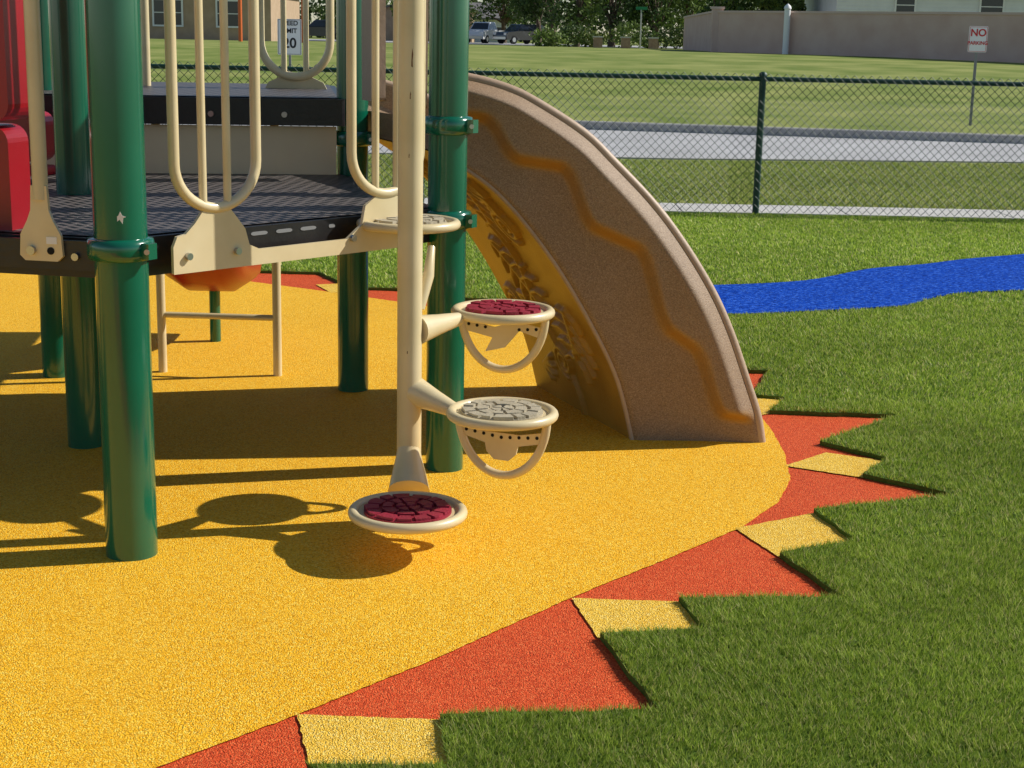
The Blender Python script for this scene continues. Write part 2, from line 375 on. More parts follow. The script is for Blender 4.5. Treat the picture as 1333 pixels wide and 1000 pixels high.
e=Vector((.664,.747,0)); no=Vector((.747,-.664,0)); O=Vector((P1[0],P1[1],0))
def fp(s,out,z): p=O+e*s+no*out; return (p.x,p.y,z)
for s_ in (.19,.37,.84,1.06): b.disc(fp(s_,.058,.89),no,.011,.012,'steel',12)
b.obj('bolts',play)
b=B()
fe0=Vector((low[0][0],low[0][1],0)); fe1=Vector((low[1][0],low[1][1],0)); fe=(fe1-fe0).normalized(); fno=Vector((fe.y,-fe.x,0))
b.prism([(.03,.862),(1.24,.862),(1.24,.947),(.03,.947)],fe0+fno*.002,fe,(0,0,1),fno,.010,'black')
for s_,L_ in ((.50,.030),(.60,.030),(.70,.030),(.80,.012)):
    pts=[(L_*math.cos(a)*.5+(L_*.6 if math.cos(a)>0 else -L_*.6),.006*math.sin(a)) for a in np.linspace(0,2*math.pi,16,endpoint=False)]
    b.prism(pts,fe0+fe*s_+fno*.0125+Vector((0,0,.925)),fe,(0,0,1),fno,.0015,'galv')
b.obj('deck_edge_trim',play)
b=B()
strip=[(.14,.840),(1.09,.840),(1.09,.985),(1.06,1.01),(1.0,1.025),(.95,1.02),(.90,.99),(.885,.93),(.82,.888),(.46,.888),(.42,.905),(.405,.955),(.38,.985),(.35,1.02),(.25,1.02),(.22,.985),(.185,.955),(.155,.95),(.14,.92)]
b.prism(strip,O+no*.045,e,(0,0,1),no,.012,'cream'); b.obj('bracket_plate',play,bevel=.004)
b=B()
def ubar(s0,s1,zb,bars,r=.0165):
    R_=(s1-s0)/2; c=(s0+s1)/2; pts=[fp(s0,.05,2.25)]+[fp(s0,.05,zb+R_+.4)]
    pts+=[fp(c+R_*math.cos(a),.05,zb+R_*.9+R_*.9*math.sin(a)) for a in np.linspace(math.pi,2*math.pi,22)]
    pts+=[fp(s1,.05,zb+R_+.4),fp(s1,.05,2.25)]+[fp(c+R_*math.cos(a),.05,2.25+R_*.9*math.sin(a)) for a in np.linspace(0,math.pi,16)[1:-1]]
    b.tube(pts,r,'cream',14,closed=True)
    for q in bars:
        zz=zb+R_*.9-R_*.9*math.sqrt(max(0,1-((q-c)/R_)**2)); b.tube([fp(q,.05,zz),fp(q,.05,2.37)],.0125,'cream',12)
ubar(.155,.455,1.025,(.255,.345)); ubar(.845,1.155,1.025,(.95,1.045))
b.obj('safety_rails',play)
b=B(); L6=(Vector(P6)-Vector(P1)).normalized(); lx=Vector((L6.x,L6.y,0)); ln=Vector((L6.y,-L6.x,0)); ln=ln if ln.y<0 else -ln
hx=Vector((-1.345,4.43,0))+ln*.05
b.tube([hx+Vector((0,0,1.06)),hx+Vector((0,0,2.4))],.022,'cream',16)
bell=[(-.066,.90),(-.05,.885),(.05,.885),(.066,.90),(.062,.96),(.04,1.0),(.028,1.03),(.024,1.10),(-.024,1.10),(-.028,1.03),(-.04,1.0),(-.062,.96)]
b.prism(bell,hx,lx,(0,0,1),ln,.012,'cream'); b.disc(hx+ln*.012+lx*.028+Vector((0,0,.915)),ln,.013,.012,'steel',12); b.disc(hx+ln*.012-lx*.03+Vector((0,0,.915)),ln,.011,.002,'hole',12)
b.prism([(-.05,.935),(-.018,.935),(-.018,.955),(-.05,.955)],hx+ln*.012,lx,(0,0,1),ln,.002,'white')
b.obj('handrail',play,bevel=.002)
b=B()
q=Vector((P1[0],P1[1],0)); b.prism([(.05,.86),(1.2,.86),(1.2,.945),(.05,.945)],q+ln*.025,lx,(0,0,1),ln,.014,'black')
for s_ in (.12,.5): b.disc(q+ln*.04+lx*s_+Vector((0,0,.90)),ln,.011,.01,'steel',12)
b.obj('deck_side_edge',play,bevel=.004)
b=B(); cx,R_=-1.06,.165; yy=7.45
pts=[(cx-R_,yy,2.2)]+[(cx+R_*math.cos(a),yy,1.49+R_*math.sin(a)) for a in np.linspace(math.pi,2*math.pi,20)]+[(cx+R_,yy,2.2)]
b.tube(pts,.020,'cream',12)
for q in (-1.115,-1.01): b.tube([(q,yy,1.33),(q,yy,2.2)],.014,'cream',10)
b.prism([(-.15,1.265),(.15,1.265),(.13,1.30),(.05,1.335),(-.05,1.335),(-.13,1.30)],(cx,yy+.005,0),(1,0,0),(0,0,1),(0,1,0),.012,'cream')
b.tube([(-1.77,yy,1.26),(-1.77,yy,2.3)],.02,'cream',12)
b.tube([(-1.95,7.5,1.26),(-1.95,7.5,2.3)],.012,'cream',12)
b.tube([(-2.25,7.2,1.26),(-2.25,7.2,2.3)],.02,'cream',12)
b.obj('upper_rails',play)
b=B(); b.tube([(-1.6,6.87,0),(-1.6,6.87,1.2)],.02,'cream',12); b.tube([(-1.07,6.84,0),(-1.07,6.84,1.2)],.02,'cream',12); b.tube([(-1.6,6.87,.27),(-1.07,6.84,.27)],.014,'cream',12)
b.obj('ladder_frame',play)
b=B()
def rpanel(xc,yc,z0,z1,w,t,rot,k='red',rr=.05):
    pts=[]
    for cx_,cz_,a0 in ((w/2-rr,z1-rr,0),(-w/2+rr,z1-rr,90),(-w/2+rr,z0+rr,180),(w/2-rr,z0+rr,270)):
        for a in range(0,91,15): pts.append((cx_+rr*math.cos(math.radians(a0+a)),cz_+rr*math.sin(math.radians(a0+a))))
    ax=Vector((math.cos(rot),math.sin(rot),0)); b.prism(pts[::-1],Vector((xc,yc,0))-Vector((-ax.y,ax.x,0))*t/2,ax,(0,0,1),(-ax.y,ax.x,0),t,k)
rpanel(-1.80,4.62,1.27,2.6,.72,.16,-.2); rpanel(-1.83,4.66,.865,1.255,.72,.12,-.2)
rpanel(-1.99,6.0,1.03,1.22,.40,.08,-.2); rpanel(-1.99,6.0,.975,1.015,.40,.08,-.2,rr=.018)
b.obj('red_panel',play,bevel=.025)
# red chute: leaves the back of the lower deck and curls down
b=B(); cv=catmull([(6.95,.90),(7.05,.74),(7.2,.54),(7.35,.42),(7.6,.36),(7.85,.36)],6); V=[];sec=[(-.22,.14),(-.20,.15),(-.17,.04),(-.10,0),(.10,0),(.17,.04),(.20,.15),(.22,.14),(.19,-.04),(.10,-.10),(-.10,-.10),(-.19,-.04)]
m=len(sec)
for (y,z) in cv:
    for (sx,sz) in sec: V.append((-1.50+sx,y,z+sz))
b.add(V,[(i*m+j,i*m+(j+1)%m,(i+1)*m+(j+1)%m,(i+1)*m+j) for i in range(len(cv)-1) for j in range(m)],'red',True)
b.add(V[-m:],[tuple(range(m))],'red')
b.tube([(-1.50,7.6,0),(-1.50,7.6,.34)],.028,'green',12)
b.obj('red_chute',play)

# ------------------------------------------------------------ arched tan slide
sl=empty('arched_slide')
YN=5.82
outer=catmull([(-.62,1.395),(-.40,1.41),(-.18,1.38),(-.04,1.345),(.07,1.295),(.25,1.185),(.37,1.075),(.52,.925),(.64,.775),(.755,.60),(.835,.44),(.905,.26),(.96,.11),(.985,-.01)],8)
inner=catmull([(-.62,1.22),(-.40,1.16),(-.18,1.04),(-.03,.92),(.15,.70),(.30,.46),(.41,.24),(.48,-.01)],10)
outer=resample([p for p in outer if p[0]>=-.30],190); inner=resample([p for p in inner if p[0]>=-.30],190)
zx=np.array([-.7,-.1,-.02,.2,.27,.50,.57,.73,.80,1.05]); zz=np.array([1.27,1.24,1.09,1.06,.85,.75,.47,.36,.12,.09])
kx=np.linspace(-.7,1.05,400); kz=np.interp(kx,zx,zz); kz=np.convolve(np.pad(kz,9,'edge'),np.ones(19)/19,'valid')
ks=np.gradient(kz,kx)
rows=70; V=[]; nt_=190; WV=[]
sh_x,sh_y=-.36,.92
for i in range(nt_):
    a=inner[i]; c=outer[i]; loop=[]
    for j in range(rows):
        s_=j/(rows-1); x=a[0]+(c[0]-a[0])*s_; z=a[1]+(c[1]-a[1])*s_
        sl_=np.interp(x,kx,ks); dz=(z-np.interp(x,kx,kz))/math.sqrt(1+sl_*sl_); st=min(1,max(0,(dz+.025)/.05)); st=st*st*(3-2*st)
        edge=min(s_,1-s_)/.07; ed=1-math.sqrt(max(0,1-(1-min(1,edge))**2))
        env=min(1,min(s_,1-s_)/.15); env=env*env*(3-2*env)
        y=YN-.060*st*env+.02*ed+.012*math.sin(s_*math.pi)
        loop.append((x,y,z)); WV.append(env*max(0,1-abs(dz)/.040)**.8*(1.0/(1+.55*abs(sl_)))*.95)  # weight of the painted bounce light, strongest on the flatter ledge runs
    def at(s_,w,dy=0): x=a[0]+(c[0]-a[0])*s_; z=a[1]+(c[1]-a[1])*s_; return (x+sh_x*w,YN+sh_y*w+dy,z)
    T2=.80
    loop+=[at(1,0,.03),at(1,0,.055),at(.5,0,.06),at(.38,0,.10),at(.38,1,-.10),at(.5,1,-.06),at(T2,1,-.05),at(T2,1,0)]
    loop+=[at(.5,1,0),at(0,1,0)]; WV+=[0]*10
    V+=loop
m=len(loop)
F=[(i*m+j,i*m+j+1,(i+1)*m+j+1,(i+1)*m+j) for i in range(nt_-1) for j in range(m-1)]
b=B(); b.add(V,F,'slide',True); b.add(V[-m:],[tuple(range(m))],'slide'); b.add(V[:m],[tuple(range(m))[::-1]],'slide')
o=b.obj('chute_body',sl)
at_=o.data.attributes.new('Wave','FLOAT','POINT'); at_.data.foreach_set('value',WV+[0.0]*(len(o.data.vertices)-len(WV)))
try: o.data.set_sharp_from_angle(angle=math.radians(38))
except Exception: pass
b=B(); b.tube([(p[0],YN+.025,p[1]) for p in outer],.020,'sliderim',12)
far_=[(a[0]+(c[0]-a[0])*T2+sh_x,YN+sh_y-.025,a[1]+(c[1]-a[1])*T2) for a,c in zip(inner,outer)]
b.tube(far_,.020,'sliderim',12)
b.tube([(p[0],YN+.015,p[1]) for p in inner],.010,'sliderim',10)
b.obj('rolled_rims',sl)
nu,nw=300,160; U=np.linspace(0,1,nu)[:,None]*np.ones((1,nw)); W=np.ones((nu,1))*np.linspace(0,1,nw)[None,:]
ip=resample(inner,nu); dU=np.linalg.norm(np.diff(ip,axis=0),axis=1).sum(); X=U*dU; Yv=W*.98
Hh=np.zeros_like(X)
r2=random.Random(4); strokes=[]
for (sx,sy,ang,ln_,nr_) in ((.16,.30,.35,.32,6),(.58,.62,-.5,.34,6),(.86,.20,.5,.28,5)):
    ca,sa=math.cos(ang),math.sin(ang); strokes.append(([(sx,sy),(sx+ln_*ca,sy+ln_*sa)],.020))
    for i in range(nr_):
        t=i/(nr_-1)*ln_; l=.12*math.sin(math.pi*(i+1)/(nr_+1))+.03
        for sg in (1,-1):
            p=(sx+t*ca,sy+t*sa); strokes.append(([p,(p[0]-sa*l*sg*.6+ca*.02,p[1]+ca*l*sg*.6+sa*.02),(p[0]-sa*l*sg+ca*.06,p[1]+ca*l*sg+sa*.06)],.013))
for (cx,cy,r) in ((.45,.22,.09),(.92,.80,.09),(.22,.72,.09),(1.15,.50,.08)):
    strokes.append(([(cx+r*(1-t/34)*math.cos(t*.5),cy+r*(1-t/34)*math.sin(t*.5)) for t in range(26)],.015))
for i in range(8):
    cx,cy=r2.uniform(.1,1.3),r2.uniform(.1,.9); a=r2.uniform(0,6.28)
    for k in (-.55,0,.55): strokes.append(([(cx,cy),(cx+.08*math.cos(a+k),cy+.08*math.sin(a+k))],.016))
strokes.append(([(x_,.48+.06*math.sin(x_*8)) for x_ in np.linspace(.0,1.4,40)],.012))
for pts,r in strokes:
    for (p,q) in zip(pts[:-1],pts[1:]):
        px,py=p; vx,vy=q[0]-px,q[1]-py; L2=vx*vx+vy*vy+1e-9
        t=np.clip(((X-px)*vx+(Yv-py)*vy)/L2,0,1); dd=np.hypot(X-px-t*vx,Yv-py-t*vy)
        g=np.clip(1.3-dd/r,0,1); Hh=np.maximum(Hh,g*g*(3-2*g))
Hh=Hh*.022*np.clip(np.minimum(W,1-W)/.03,0,1)
tg=np.gradient(ip,axis=0); tg/=np.linalg.norm(tg,axis=1)[:,None]; nx_,nz_=tg[:,1],-tg[:,0]
V=[]
for i in range(nu):
    for j in range(nw):
        h=.004+Hh[i,j]; V.append((ip[i,0]+sh_x*W[i,j]+nx_[i]*h,YN+.012+(sh_y-.012)*W[i,j],ip[i,1]+nz_[i]*h))
b=B(); b.add(V,[(i*nw+j,(i+1)*nw+j,(i+1)*nw+j+1,i*nw+j+1) for i in range(nu-1) for j in range(nw-1)],'soffit',True); b.obj('fossil_relief_panel',sl)
b=B(); hood=catmull([(0,1.27),(0,1.8),(.05,2.1),(.3,2.2),(.62,2.1),(.68,1.8),(.68,1.27)],6)
hood2=[(.56,1.27),(.56,1.75),(.5,1.95),(.3,2.0),(.16,1.95),(.14,1.75),(.14,1.27)]
b.prism(hood+hood2,(-.64,6.40,0),Vector((.36,-.92,0)).normalized(),(0,0,1),(.93,.36,0),.06,'sliderim'); b.obj('entry_hood',sl,bevel=.015)

# ------------------------------------------------------------ pod climber
pc=empty('pod_climber'); px_,py_=-.325,4.74
b=B(); b.tube([(px_,py_,-.01),(px_,py_,2.7)],.039,'cream',28)
b.tube([(px_,py_-.002,.27),(px_,py_-.012,.22),(px_+.003,py_-.04,.16),(px_+.005,py_-.07,.13)],[.034,.042,.058,.066],'cream',20)
pods=[((-.305,4.415,.140),'redpod',0.0),((-.028,4.60,.405),'bpod',-.42),((-.035,5.04,.645),'redpod',-.35),((-.355,5.10,.925),'bpod',.5)]
def cone(p,q,r0,r1): b.tube([p,Vector(p).lerp(Vector(q),.5),q],[r0,(r0*.45+r1*.55),r1],'cream',18)
cone((px_+.02,py_,.435),(-.17,4.655,.395),.048,.022); cone((px_+.02,py_+.02,.63),(-.18,4.94,.635),.048,.022)
cone((px_,py_+.02,.72),(px_+.005,5.02,.90),.03,.02); b.tube([(px_+.03,py_+.02,.70),(px_+.055,py_+.05,.80),(px_+.06,py_+.12,.88)],[.016,.018,.012],'cream',12)
for z,a,w_,h_ in ((1.47,1.5,.9,3.0),(1.36,1.25,.6,1.2),(1.18,1.1,.5,.7),(.57,1.0,.6,.5)):
    aa=-math.pi/2+(a-1.2)*.5; c=Vector((px_+.0388*math.cos(aa),py_+.0388*math.sin(aa),z)); b.prism([(-.003*w_,-.008*h_),(.002*w_,-.009*h_),(.001*w_,-.002*h_),(.003*w_,.004*h_),(0,.010*h_),(-.002*w_,.002*h_)],c,(-math.sin(aa),math.cos(aa),0),(0,0,1),(math.cos(aa),math.sin(aa),0),.0006,'rust')
b.obj('pole_and_arms',pc)
for (c,k,rot) in pods:
    b=B(); R_=.158 if c[2]>.3 else .164
    b.tube([(c[0]+R_*math.cos(a),c[1]+R_*math.sin(a),c[2]) for a in np.linspace(0,2*math.pi,56,endpoint=False)],.016,'cream',12,closed=True)
    b.tube([(c[0],c[1],c[2]-.014),(c[0],c[1],c[2]+.002)],R_-.014,'cream',48)
    b.tube([(c[0],c[1],c[2]+.002),(c[0],c[1],c[2]+.010)],R_-.032,k,48)
    z0=c[2]+.010; rr_=random.Random(int(abs(c[0]*1000)+c[2]*100))
    for (ra,rb,ns) in ((.006,.036,4),(.044,.080,8),(.088,R_-.034,13)):
        off=rr_.random(); cuts=[2*math.pi*(i+off+rr_.uniform(-.22,.22))/ns for i in range(ns)]; cuts.append(cuts[0]+2*math.pi)
        for i in range(ns):
            a0,a1=cuts[i],cuts[i+1]; g=.005/((ra+rb)/2); a0+=g; a1-=g
            ra2=ra+rr_.uniform(-.003,.006); rb2=rb+rr_.uniform(-.006,.002)
            pts=[(rb2*math.cos(a)*(1+rr_.uniform(-.04,.02)),rb2*math.sin(a)) for a in np.linspace(a0,a1,4)]+[(ra2*math.cos(a),ra2*math.sin(a)) for a in np.linspace(a1,a0,3)]
            b.prism(pts,(c[0],c[1],z0),(1,0,0),(0,1,0),(0,0,1),rr_.uniform(.007,.011),k)
    b.obj('step_pod',pc,bevel=.0015)
    if c[2]>.3 and c[2]<.8:
        b=B(); ax=Vector((math.cos(rot),math.sin(rot),0)); C_=Vector(c); up_=Vector((0,0,1)); rl=.150
        b.tube([C_+ax*rl*math.cos(a)+up_*(rl*1.28*math.sin(a)-.005) for a in np.linspace(math.pi,2*math.pi,28)],.0135,'cream',12)
        nn=Vector((-ax.y,ax.x,0))
        if c[2]<.5:
            st=[(-.14,-.045),(-.06,-.062),(.06,-.062),(.14,-.045),(.136,-.08),(.056,-.098),(.05,-.125),(.025,-.148),(-.025,-.148),(-.05,-.125),(-.056,-.098),(-.136,-.08)]
            zc_=-.075
        else:
            st=[(-.14,-.035),(-.03,-.055),(.05,-.028),(.14,-.045),(.135,-.08),(.06,-.06),(.01,-.12),(-.06,-.14),(-.035,-.09),(-.135,-.072)]
            zc_=-.062
        b.prism(st[::-1],C_-nn*.004,ax,up_,nn,.007,'cream')
        for s_ in np.linspace(-.12,.12,9):
            if abs(s_)>.045 or c[2]<.5: b.disc(C_+ax*s_+up_*(zc_+.01*abs(s_)/.1)-nn*.004,-nn,.0055,.0015,'hole',10)
        b.obj('hand_loop',pc,bevel=.0015)

# ------------------------------------------------------------ signs
def text(body,size,loc,k,parent,name):
    cu=bpy.data.curves.new(name,'FONT'); cu.body=body; cu.size=size; cu.align_x='CENTER'; cu.align_y='CENTER'; cu.extrude=.001
    cu.offset=size*.02; cu.materials.append(M[k]); o=bpy.data.objects.new(name,cu); COL.objects.link(o); o.location=loc; o.rotation_euler=(math.pi/2,0,0); o.parent=parent
def sign(name,x,y,zg,z0,z1,w,lines,k):
    e_=empty(name); b=B(); b.box((x-.0,y+.03,(zg+z1)/2),(.045,.03,z1-zg),'galv'); b.obj('post',e_)
    b=B(); rr=.02; pts=[]
    for cx_,cz_,a0 in ((w/2-rr,z1-rr,0),(-w/2+rr,z1-rr,90),(-w/2+rr,z0+rr,180),(w/2-rr,z0+rr,270)):
        for a in range(0,91,30): pts.append((cx_+rr*math.cos(math.radians(a0+a)),cz_+rr*math.sin(math.radians(a0+a))))
    b.prism(pts,(x,y,0),(1,0,0),(0,0,1),(0,1,0),.004,'white')
    for zz0,zz1 in ((z0+.012,z0+.018),(z1-.018,z1-.012)): b.box((x,y-.002,(zz0+zz1)/2),(w-.03,.003,.006),k)
    for sx in (-1,1): b.box((x+sx*(w/2-.015),y-.002,(z0+z1)/2),(.006,.003,z1-z0-.036),k)
    b.obj('face',e_)
    for (t,sz,zc) in lines: text(t,sz,(x,y-.005,zc),k,e_,'lettering')
sign('no_parking_sign',8.32,28.6,-.02,1.38,1.84,.34,[('NO',.18,1.72),('PARKING',.088,1.54)],'redpaint')
sign('speed_limit_sign',-4.32,29.6,-.02,1.06,1.72,.45,[('SPEED',.12,1.64),('LIMIT',.12,1.50),('20',.26,1.27)],'blackpaint')

# ------------------------------------------------------------ distant wall
wl=empty('masonry_wall'); b=B()
WP=[(30,46),(18.6,58),(8.5,68),(9.5,90)]
for (a,c) in zip(WP[:-1],WP[1:]):
    a=Vector(a);c=Vector(c); d_=(c-a); L=d_.length; r_=math.atan2(d_.y,d_.x); mid=(a+c)/2
    b.box((mid.x,mid.y,1.65),(L,.25,1.85),'wall',r_); b.box((mid.x,mid.y,2.62),(L+.1,.34,.09),'wallcap',r_)
b.box((8.5,68,1.75),(.45,.45,2.0),'wall'); b.box((8.5,68,2.78),(.55,.55,.1),'wallcap')
b.obj('wall_panels',wl)
b=B(); b.tube([(11.0,65.0,.9),(11.0,65.0,2.75)],.13,'white',16); b.tube([(11.0,65.0,2.75),(11.0,65.0,2.85),(11,65,2.95)],[.16,.13,.02],'white',16); b.obj('gate_post')

# ------------------------------------------------------------ houses
def house(name,x0,x1,y0,y1,z0,h,rh,wk,wins,axis='x'):
    e_=empty(name); b=B(); b.box(((x0+x1)/2,(y0+y1)/2,z0+h/2),(x1-x0,y1-y0,h),wk)
    if wk=='siding':
        z=z0+.2
        while z<z0+h-.1: b.box(((x0+x1)/2,y0-.012,z),(x1-x0,.02,.015),wk); z+=.2
    b.obj('walls',e_)
    b=B(); o_=.5
    if axis=='x':
        ym=(y0+y1)/2; pr=[(y0-o_,z0+h-.05),(ym,z0+h+rh),(y1+o_,z0+h-.05),(y1+o_,z0+h-.25),(y0-o_,z0+h-.25)]
        b.prism(pr,(x0-o_,0,0),(0,1,0),(0,0,1),(1,0,0),x1-x0+2*o_,'roof')
    else:
        xm=(x0+x1)/2; pr=[(x0-o_,z0+h-.05),(xm,z0+h+rh),(x1+o_,z0+h-.05),(x1+o_-.3,z0+h-.06),(xm,z0+h+rh-.3),(x0-o_+.3,z0+h-.06)]
        b.prism(pr,(0,y0-o_,0),(1,0,0),(0,0,1),(0,1,0),y1-y0+2*o_,'roof')
        b.prism([(x0,z0+h),(x1,z0+h),(xm,z0+h+rh-.3)],(0,y0,0),(1,0,0),(0,0,1),(0,1,0),.1,wk)
    b.obj('roof',e_)
    b=B()
    for (wx,wz,ww,wh) in wins:
        b.box((wx,y0-.03,wz),(ww,.04,wh),'glass'); 
        for s_ in(-1,1): b.box((wx+s_*(ww/2+.05),y0-.05,wz),(.1,.08,wh+.2),'white'); b.box((wx,y0-.05,wz+s_*(wh/2+.05)),(ww,.08,.1),'white')
        b.box((wx,y0-.055,wz),(ww,.03,.05),'white')
    b.obj('windows',e_)
house('white_house',17.6,33,88,98,.8,3.6,2.2,'siding',[(21.4,3.5,1.0,1.1),(26.2,3.5,1.2,1.1),(30.5,3.5,1.4,1.1)])
house('gabled_house',-6.6,-.6,168,178,.5,2.6,1.6,'siding',[(-5,1.7,1.1,1.1),(-2.2,1.5,1.6,1.2)])
house('tan_house',-34,-14.5,92,104,.7,3.2,2.5,'tanwall',[(-20.5,2.3,1.6,1.4),(-26,2.3,1.6,1.4),(-17,2.3,1.2,1.4)])
house('tan_house',-13.0,-4.5,150,160,.5,3.0,2.0,'tanwall',[(-11,2,1.4,1.2),(-7.5,2,1.4,1.2)],axis='y')
for i,x in enumerate((-12.4,-9.6,-17.2)):
    b=B(); b.tube([(x,70,.85),(x,70,3.9)],.09,'orangepaint',12); b.tube([(x,70,3.9),(x,70,4.0)],.13,'orangepaint',12); b.obj('orange_post')
for x in (5.4,7.3,9.2):
    b=B(); b.box((x,108,1.0),(.6,.6,.75),'brick'); b.box((x,108,1.41),(.7,.7,.09),'concrete'); b.obj('brick_pillar')
e_=empty('street_name_sign'); b=B(); b.tube([(8.0,104,.6),(8.0,104,3.4)],.05,'steel',8); b.box((8.0,103.9,3.3),(.75,.02,.2),'signgreen'); b.box((8.0,103.9,3.08),(.02,.75,.2),'signgreen'); b.obj('post_and_blades',e_)

# ------------------------------------------------------------ vehicles
def vehicle(name,x,y,z,yaw,prof,L,W_,body,cab,wheels):
    e_=empty(name); e_.location=(x,y,z); e_.rotation_euler=(0,0,yaw)
    b=B(); b.prism(prof,(0,-W_/2,0),(1,0,0),(0,0,1),(0,1,0),W_,body); b.obj('body',e_,bevel=.08)
    b=B(); V=[]
    for (px,pz,ins) in cab:
        V+=[(px,-W_/2+ins,pz),(px,W_/2-ins,pz)]
    b.add(V,[(0,2,4,6),(7,5,3,1),(0,1,3,2),(2,3,5,4),(4,5,7,6),(6,7,1,0)],body)
    b.obj('cabin',e_,bevel=.06)
    b=B(); cx_=(cab[0][0]+cab[3][0])/2
    for sy in (-1,1):
        A=[]
        for (px,pz,ins) in cab:
            q=(px+(cx_-px)*.12, pz+( .07 if pz<cab[1][1]-.1 else -.08)); f=(q[1]-cab[0][1])/(cab[1][1]-cab[0][1]); ii=cab[0][2]+(cab[1][2]-cab[0][2])*f
            A.append((q[0],sy*(W_/2-ii+.012),q[1]))
        b.add(A,[(0,1,2,3) if sy<0 else (3,2,1,0)],'glass')
    for (i0,i1) in ((0,1),(2,3)):
        (ax_,az,ai),(bx,bz,bi)=cab[i0],cab[i1]; off=-.015 if i0==0 else .015
        lo,hi=((ax_,az,ai),(bx,bz,bi)) if az<bz else ((bx,bz,bi),(ax_,az,ai))
        lx_=lo[0]+(hi[0]-lo[0])*.12+off; hx_=lo[0]+(hi[0]-lo[0])*.88+off; lz=lo[1]+(hi[1]-lo[1])*.12; hz=lo[1]+(hi[1]-lo[1])*.88
        b.add([(lx_,-W_/2+lo[2]+.12,lz),(lx_,W_/2-lo[2]-.12,lz),(hx_,W_/2-hi[2]-.1,hz),(hx_,-W_/2+hi[2]+.1,hz)],[(0,1,2,3)],'glass')
    b.obj('windows',e_)
    b=B()
    for wx in wheels:
        for sy in (-1,1):
            b.tube([(wx,sy*(W_/2-.22),.36),(wx,sy*(W_/2+.01),.36)],.36,'tyre',20); b.tube([(wx,sy*(W_/2),.36),(wx,sy*(W_/2+.02),.36)],.2,'steel',14)
    b.box((-L/2+.0,0,.5),(.14,W_*.9,.22),'steel'); b.box((L/2,0,.5),(.14,W_*.9,.22),'steel')
    for sy in (-1,1): b.box((-L/2-.01,sy*W_*.38,.85),(.06,.3,.2),'white'); b.box((L/2+.01,sy*W_*.4,.95),(.05,.16,.3),'redpaint')
    b.obj('wheels_and_trim',e_)
pk=[(-2.7,.35),(-2.75,.75),(-2.6,1.08),(-1.3,1.15),(.65,1.15),(.7,1.12),(2.7,1.12),(2.75,.5),(2.7,.35)]
vehicle('pickup_truck',-3.1,142,.6,math.radians(68),pk,5.4,2.0,'carwhite',[(-1.35,1.13,.05),(-.7,1.85,.2),(.45,1.85,.2),(.7,1.13,.05)],(-1.75,1.75))
sv=[(-2.35,.35),(-2.4,.75),(-2.2,1.0),(-1.1,1.1),(2.2,1.12),(2.35,.9),(2.3,.35)]
vehicle('parked_car',.1,140,.6,math.radians(40),sv,4.7,1.9,'cardark',[(-1.2,1.08,.05),(-.5,1.7,.2),(1.9,1.72,.2),(2.25,1.1,.05)],(-1.5,1.45))
vehicle('parked_car',-17.0,135,.6,math.radians(8),sv,4.7,1.9,'cardark',[(-1.2,1.08,.05),(-.5,1.7,.2),(1.9,1.72,.2),(2.25,1.1,.05)],(-1.5,1.45))
sheet('parking_road',[(-80,128),(80,128),(80,150),(-80,150)],.60,'asphalt',skirt=.1)

# ------------------------------------------------------------ trees
def foliage(clumps,n,size,c0,c1,seed):
    r=np.random.default_rng(seed); VV=[];CC=[]
    tot=sum(c[3]**2 for c in clumps)
    for (cx,cy,cz,cr,sq) in clumps:
        k=int(n*cr*cr/tot); d=r.normal(size=(k,3)); d/=np.linalg.norm(d,axis=1)[:,None]
        rad=cr*(.55+.5*r.random(k)**.6)*(1+.22*np.sin(d[:,0]*7+cx)*np.cos(d[:,1]*6+cz)); p=d*rad[:,None]*np.array([1,1,sq])+np.array([cx,cy,cz])
        a=r.normal(size=(k,3)); a/=np.linalg.norm(a,axis=1)[:,None]; bb=np.cross(a,r.normal(size=(k,3))); bb/=np.linalg.norm(bb,axis=1)[:,None]
        s=size*r.uniform(.6,1.4,k)[:,None]
        q=np.stack([p-a*s,p+bb*s*.6,p+a*s,p-bb*s*.6],1)
        t=r.random(k)[:,None]*.7+.3*r.random(); c=np.array(c0)*(1-t)+np.array(c1)*t
        VV.append(q.reshape(-1,3)); CC.append(np.repeat(c[:,None,:],4,1).reshape(-1,3))
    return np.concatenate(VV),np.concatenate(CC)
def tree(name,x,y,z,h,cr,seed,c0=(.03,.055,.012),c1=(.09,.15,.03),n=2600,low=.3,size=.17):
    r=random.Random(seed); e_=empty(name); b=B(); hb=h*low
    b.tube([(x,y,z-.1),(x+.05,y,z+hb*.5),(x-.05,y,z+hb),(x,y,z+h*.75)],[.04*h,.028*h,.022*h,.006*h],'bark',10)
    cl=[]
    for i in range(11):
        a=r.uniform(0,6.28); rd=cr*r.uniform(.25,.75); zz_=z+hb+(h-hb)*r.uniform(.08,.85); k=cr*r.uniform(.32,.52)
        c=(x+rd*math.cos(a),y+rd*math.sin(a),zz_); cl.append((*c,k,.8)); b.tube([(x,y,z+hb*r.uniform(.8,1.2)),((x+c[0])/2,(y+c[1])/2,(z+hb+c[2])/2+.1),c],[.012*h,.008*h,.003*h],'bark',6)
    b.obj('trunk_and_limbs',e_); V,C=foliage(cl,n,size,c0,c1,seed); trimesh('crown',V,C,'leaf',4,e_)
tr=[(1.6,132,8,2.7),(4.6,126,7.5,3.0),(7.6,130,9,3.4),(10.8,124,7,3.0),(13.6,128,8,3.2),(17.0,118,8,3.4),(12.2,96,6,2.3),(15.2,94,5.5,2.2),(20.0,112,8,3),(-9,132,8,3),(-13,128,9,3.4),(-21,122,8,3.4),(-1.6,160,9,3.5),(23,118,9,3.4),(3,140,9,3.4),(-6.5,146,9,3.2)]
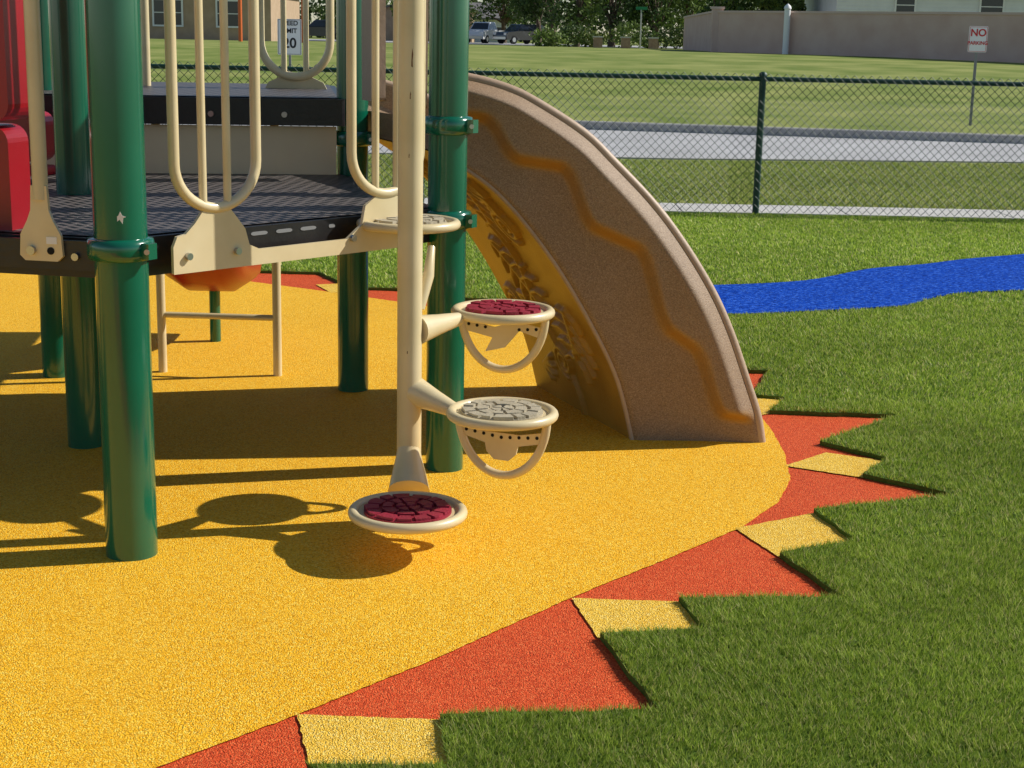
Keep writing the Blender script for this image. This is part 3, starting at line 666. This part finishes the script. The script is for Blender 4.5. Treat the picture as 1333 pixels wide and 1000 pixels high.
for i,(x,y,h,cr) in enumerate(tr):
    dk=i%3; c1=[(.12,.19,.04),(.20,.29,.06),(.08,.14,.035)][dk]
    tree('deciduous_tree',x,y,.55,h,cr,20+i,c1=c1,low=.2 if i>1 else .25)
def shrub(x,y,z,w,h,seed,c1):
    r=random.Random(seed); cl=[(x+r.uniform(-w,w)*.5,y+r.uniform(-w,w)*.4,z+h*r.uniform(.3,.6),h*r.uniform(.35,.6),.8) for _ in range(6)]
    V,C=foliage(cl,700,.12,(.03,.05,.012),c1,seed); trimesh('shrub',V,C,'leaf',4)
for i,x in enumerate((2.2,4.0,5.9,8.4,10.2,12.0,14.0,16.0)): shrub(x,113+(i%3)*2,.6,2.0,1.5+.5*(i%2),60+i,[(.24,.34,.08),(.10,.16,.035),(.32,.38,.09)][i%3])
cl=[]; r=random.Random(9)
for i in range(150):
    x=-90+i*1.25; cl.append((x+r.uniform(-1,1),190+r.uniform(-6,6),r.uniform(2,6.5),r.uniform(2.2,3.8),.9))
V,C=foliage(cl,26000,.35,(.025,.045,.012),(.12,.18,.045),77); trimesh('distant_tree_belt',V,C,'leaf',4)

# ------------------------------------------------------------ light, sky, camera
el=math.radians(37.5); az=math.radians(76)
sd=Vector((math.sin(az)*math.cos(el),math.cos(az)*math.cos(el),math.sin(el)))
ld=bpy.data.lights.new('sun','SUN'); ld.energy=5.0; ld.angle=math.radians(.5); ld.color=(1,.96,.88)
lo=bpy.data.objects.new('sun',ld); COL.objects.link(lo); lo.rotation_euler=(-sd).to_track_quat('-Z','Y').to_euler(); lo.location=sd*30
w=bpy.data.worlds.new('World'); S.world=w; w.use_nodes=True; nt=w.node_tree
sk=nt.nodes.new('ShaderNodeTexSky'); sk.sky_type='NISHITA'; sk.sun_disc=False; sk.sun_elevation=el; sk.sun_rotation=az; sk.altitude=1500
bg=nt.nodes['Background']; bg.inputs['Strength'].default_value=.10; nt.links.new(sk.outputs[0],bg.inputs['Color'])
cam=bpy.data.cameras.new('camera'); cam.lens=54.01; cam.sensor_width=36; cam.clip_end=5000; cam.clip_start=.05
co=bpy.data.objects.new('camera',cam); COL.objects.link(co)
th=math.atan(457/2000.0)
co.matrix_world=Matrix.Translation((0,0,1.55))@Matrix.Rotation(math.pi/2-th,4,'X')@Matrix.Rotation(math.radians(1.2),4,'Z')
S.camera=co
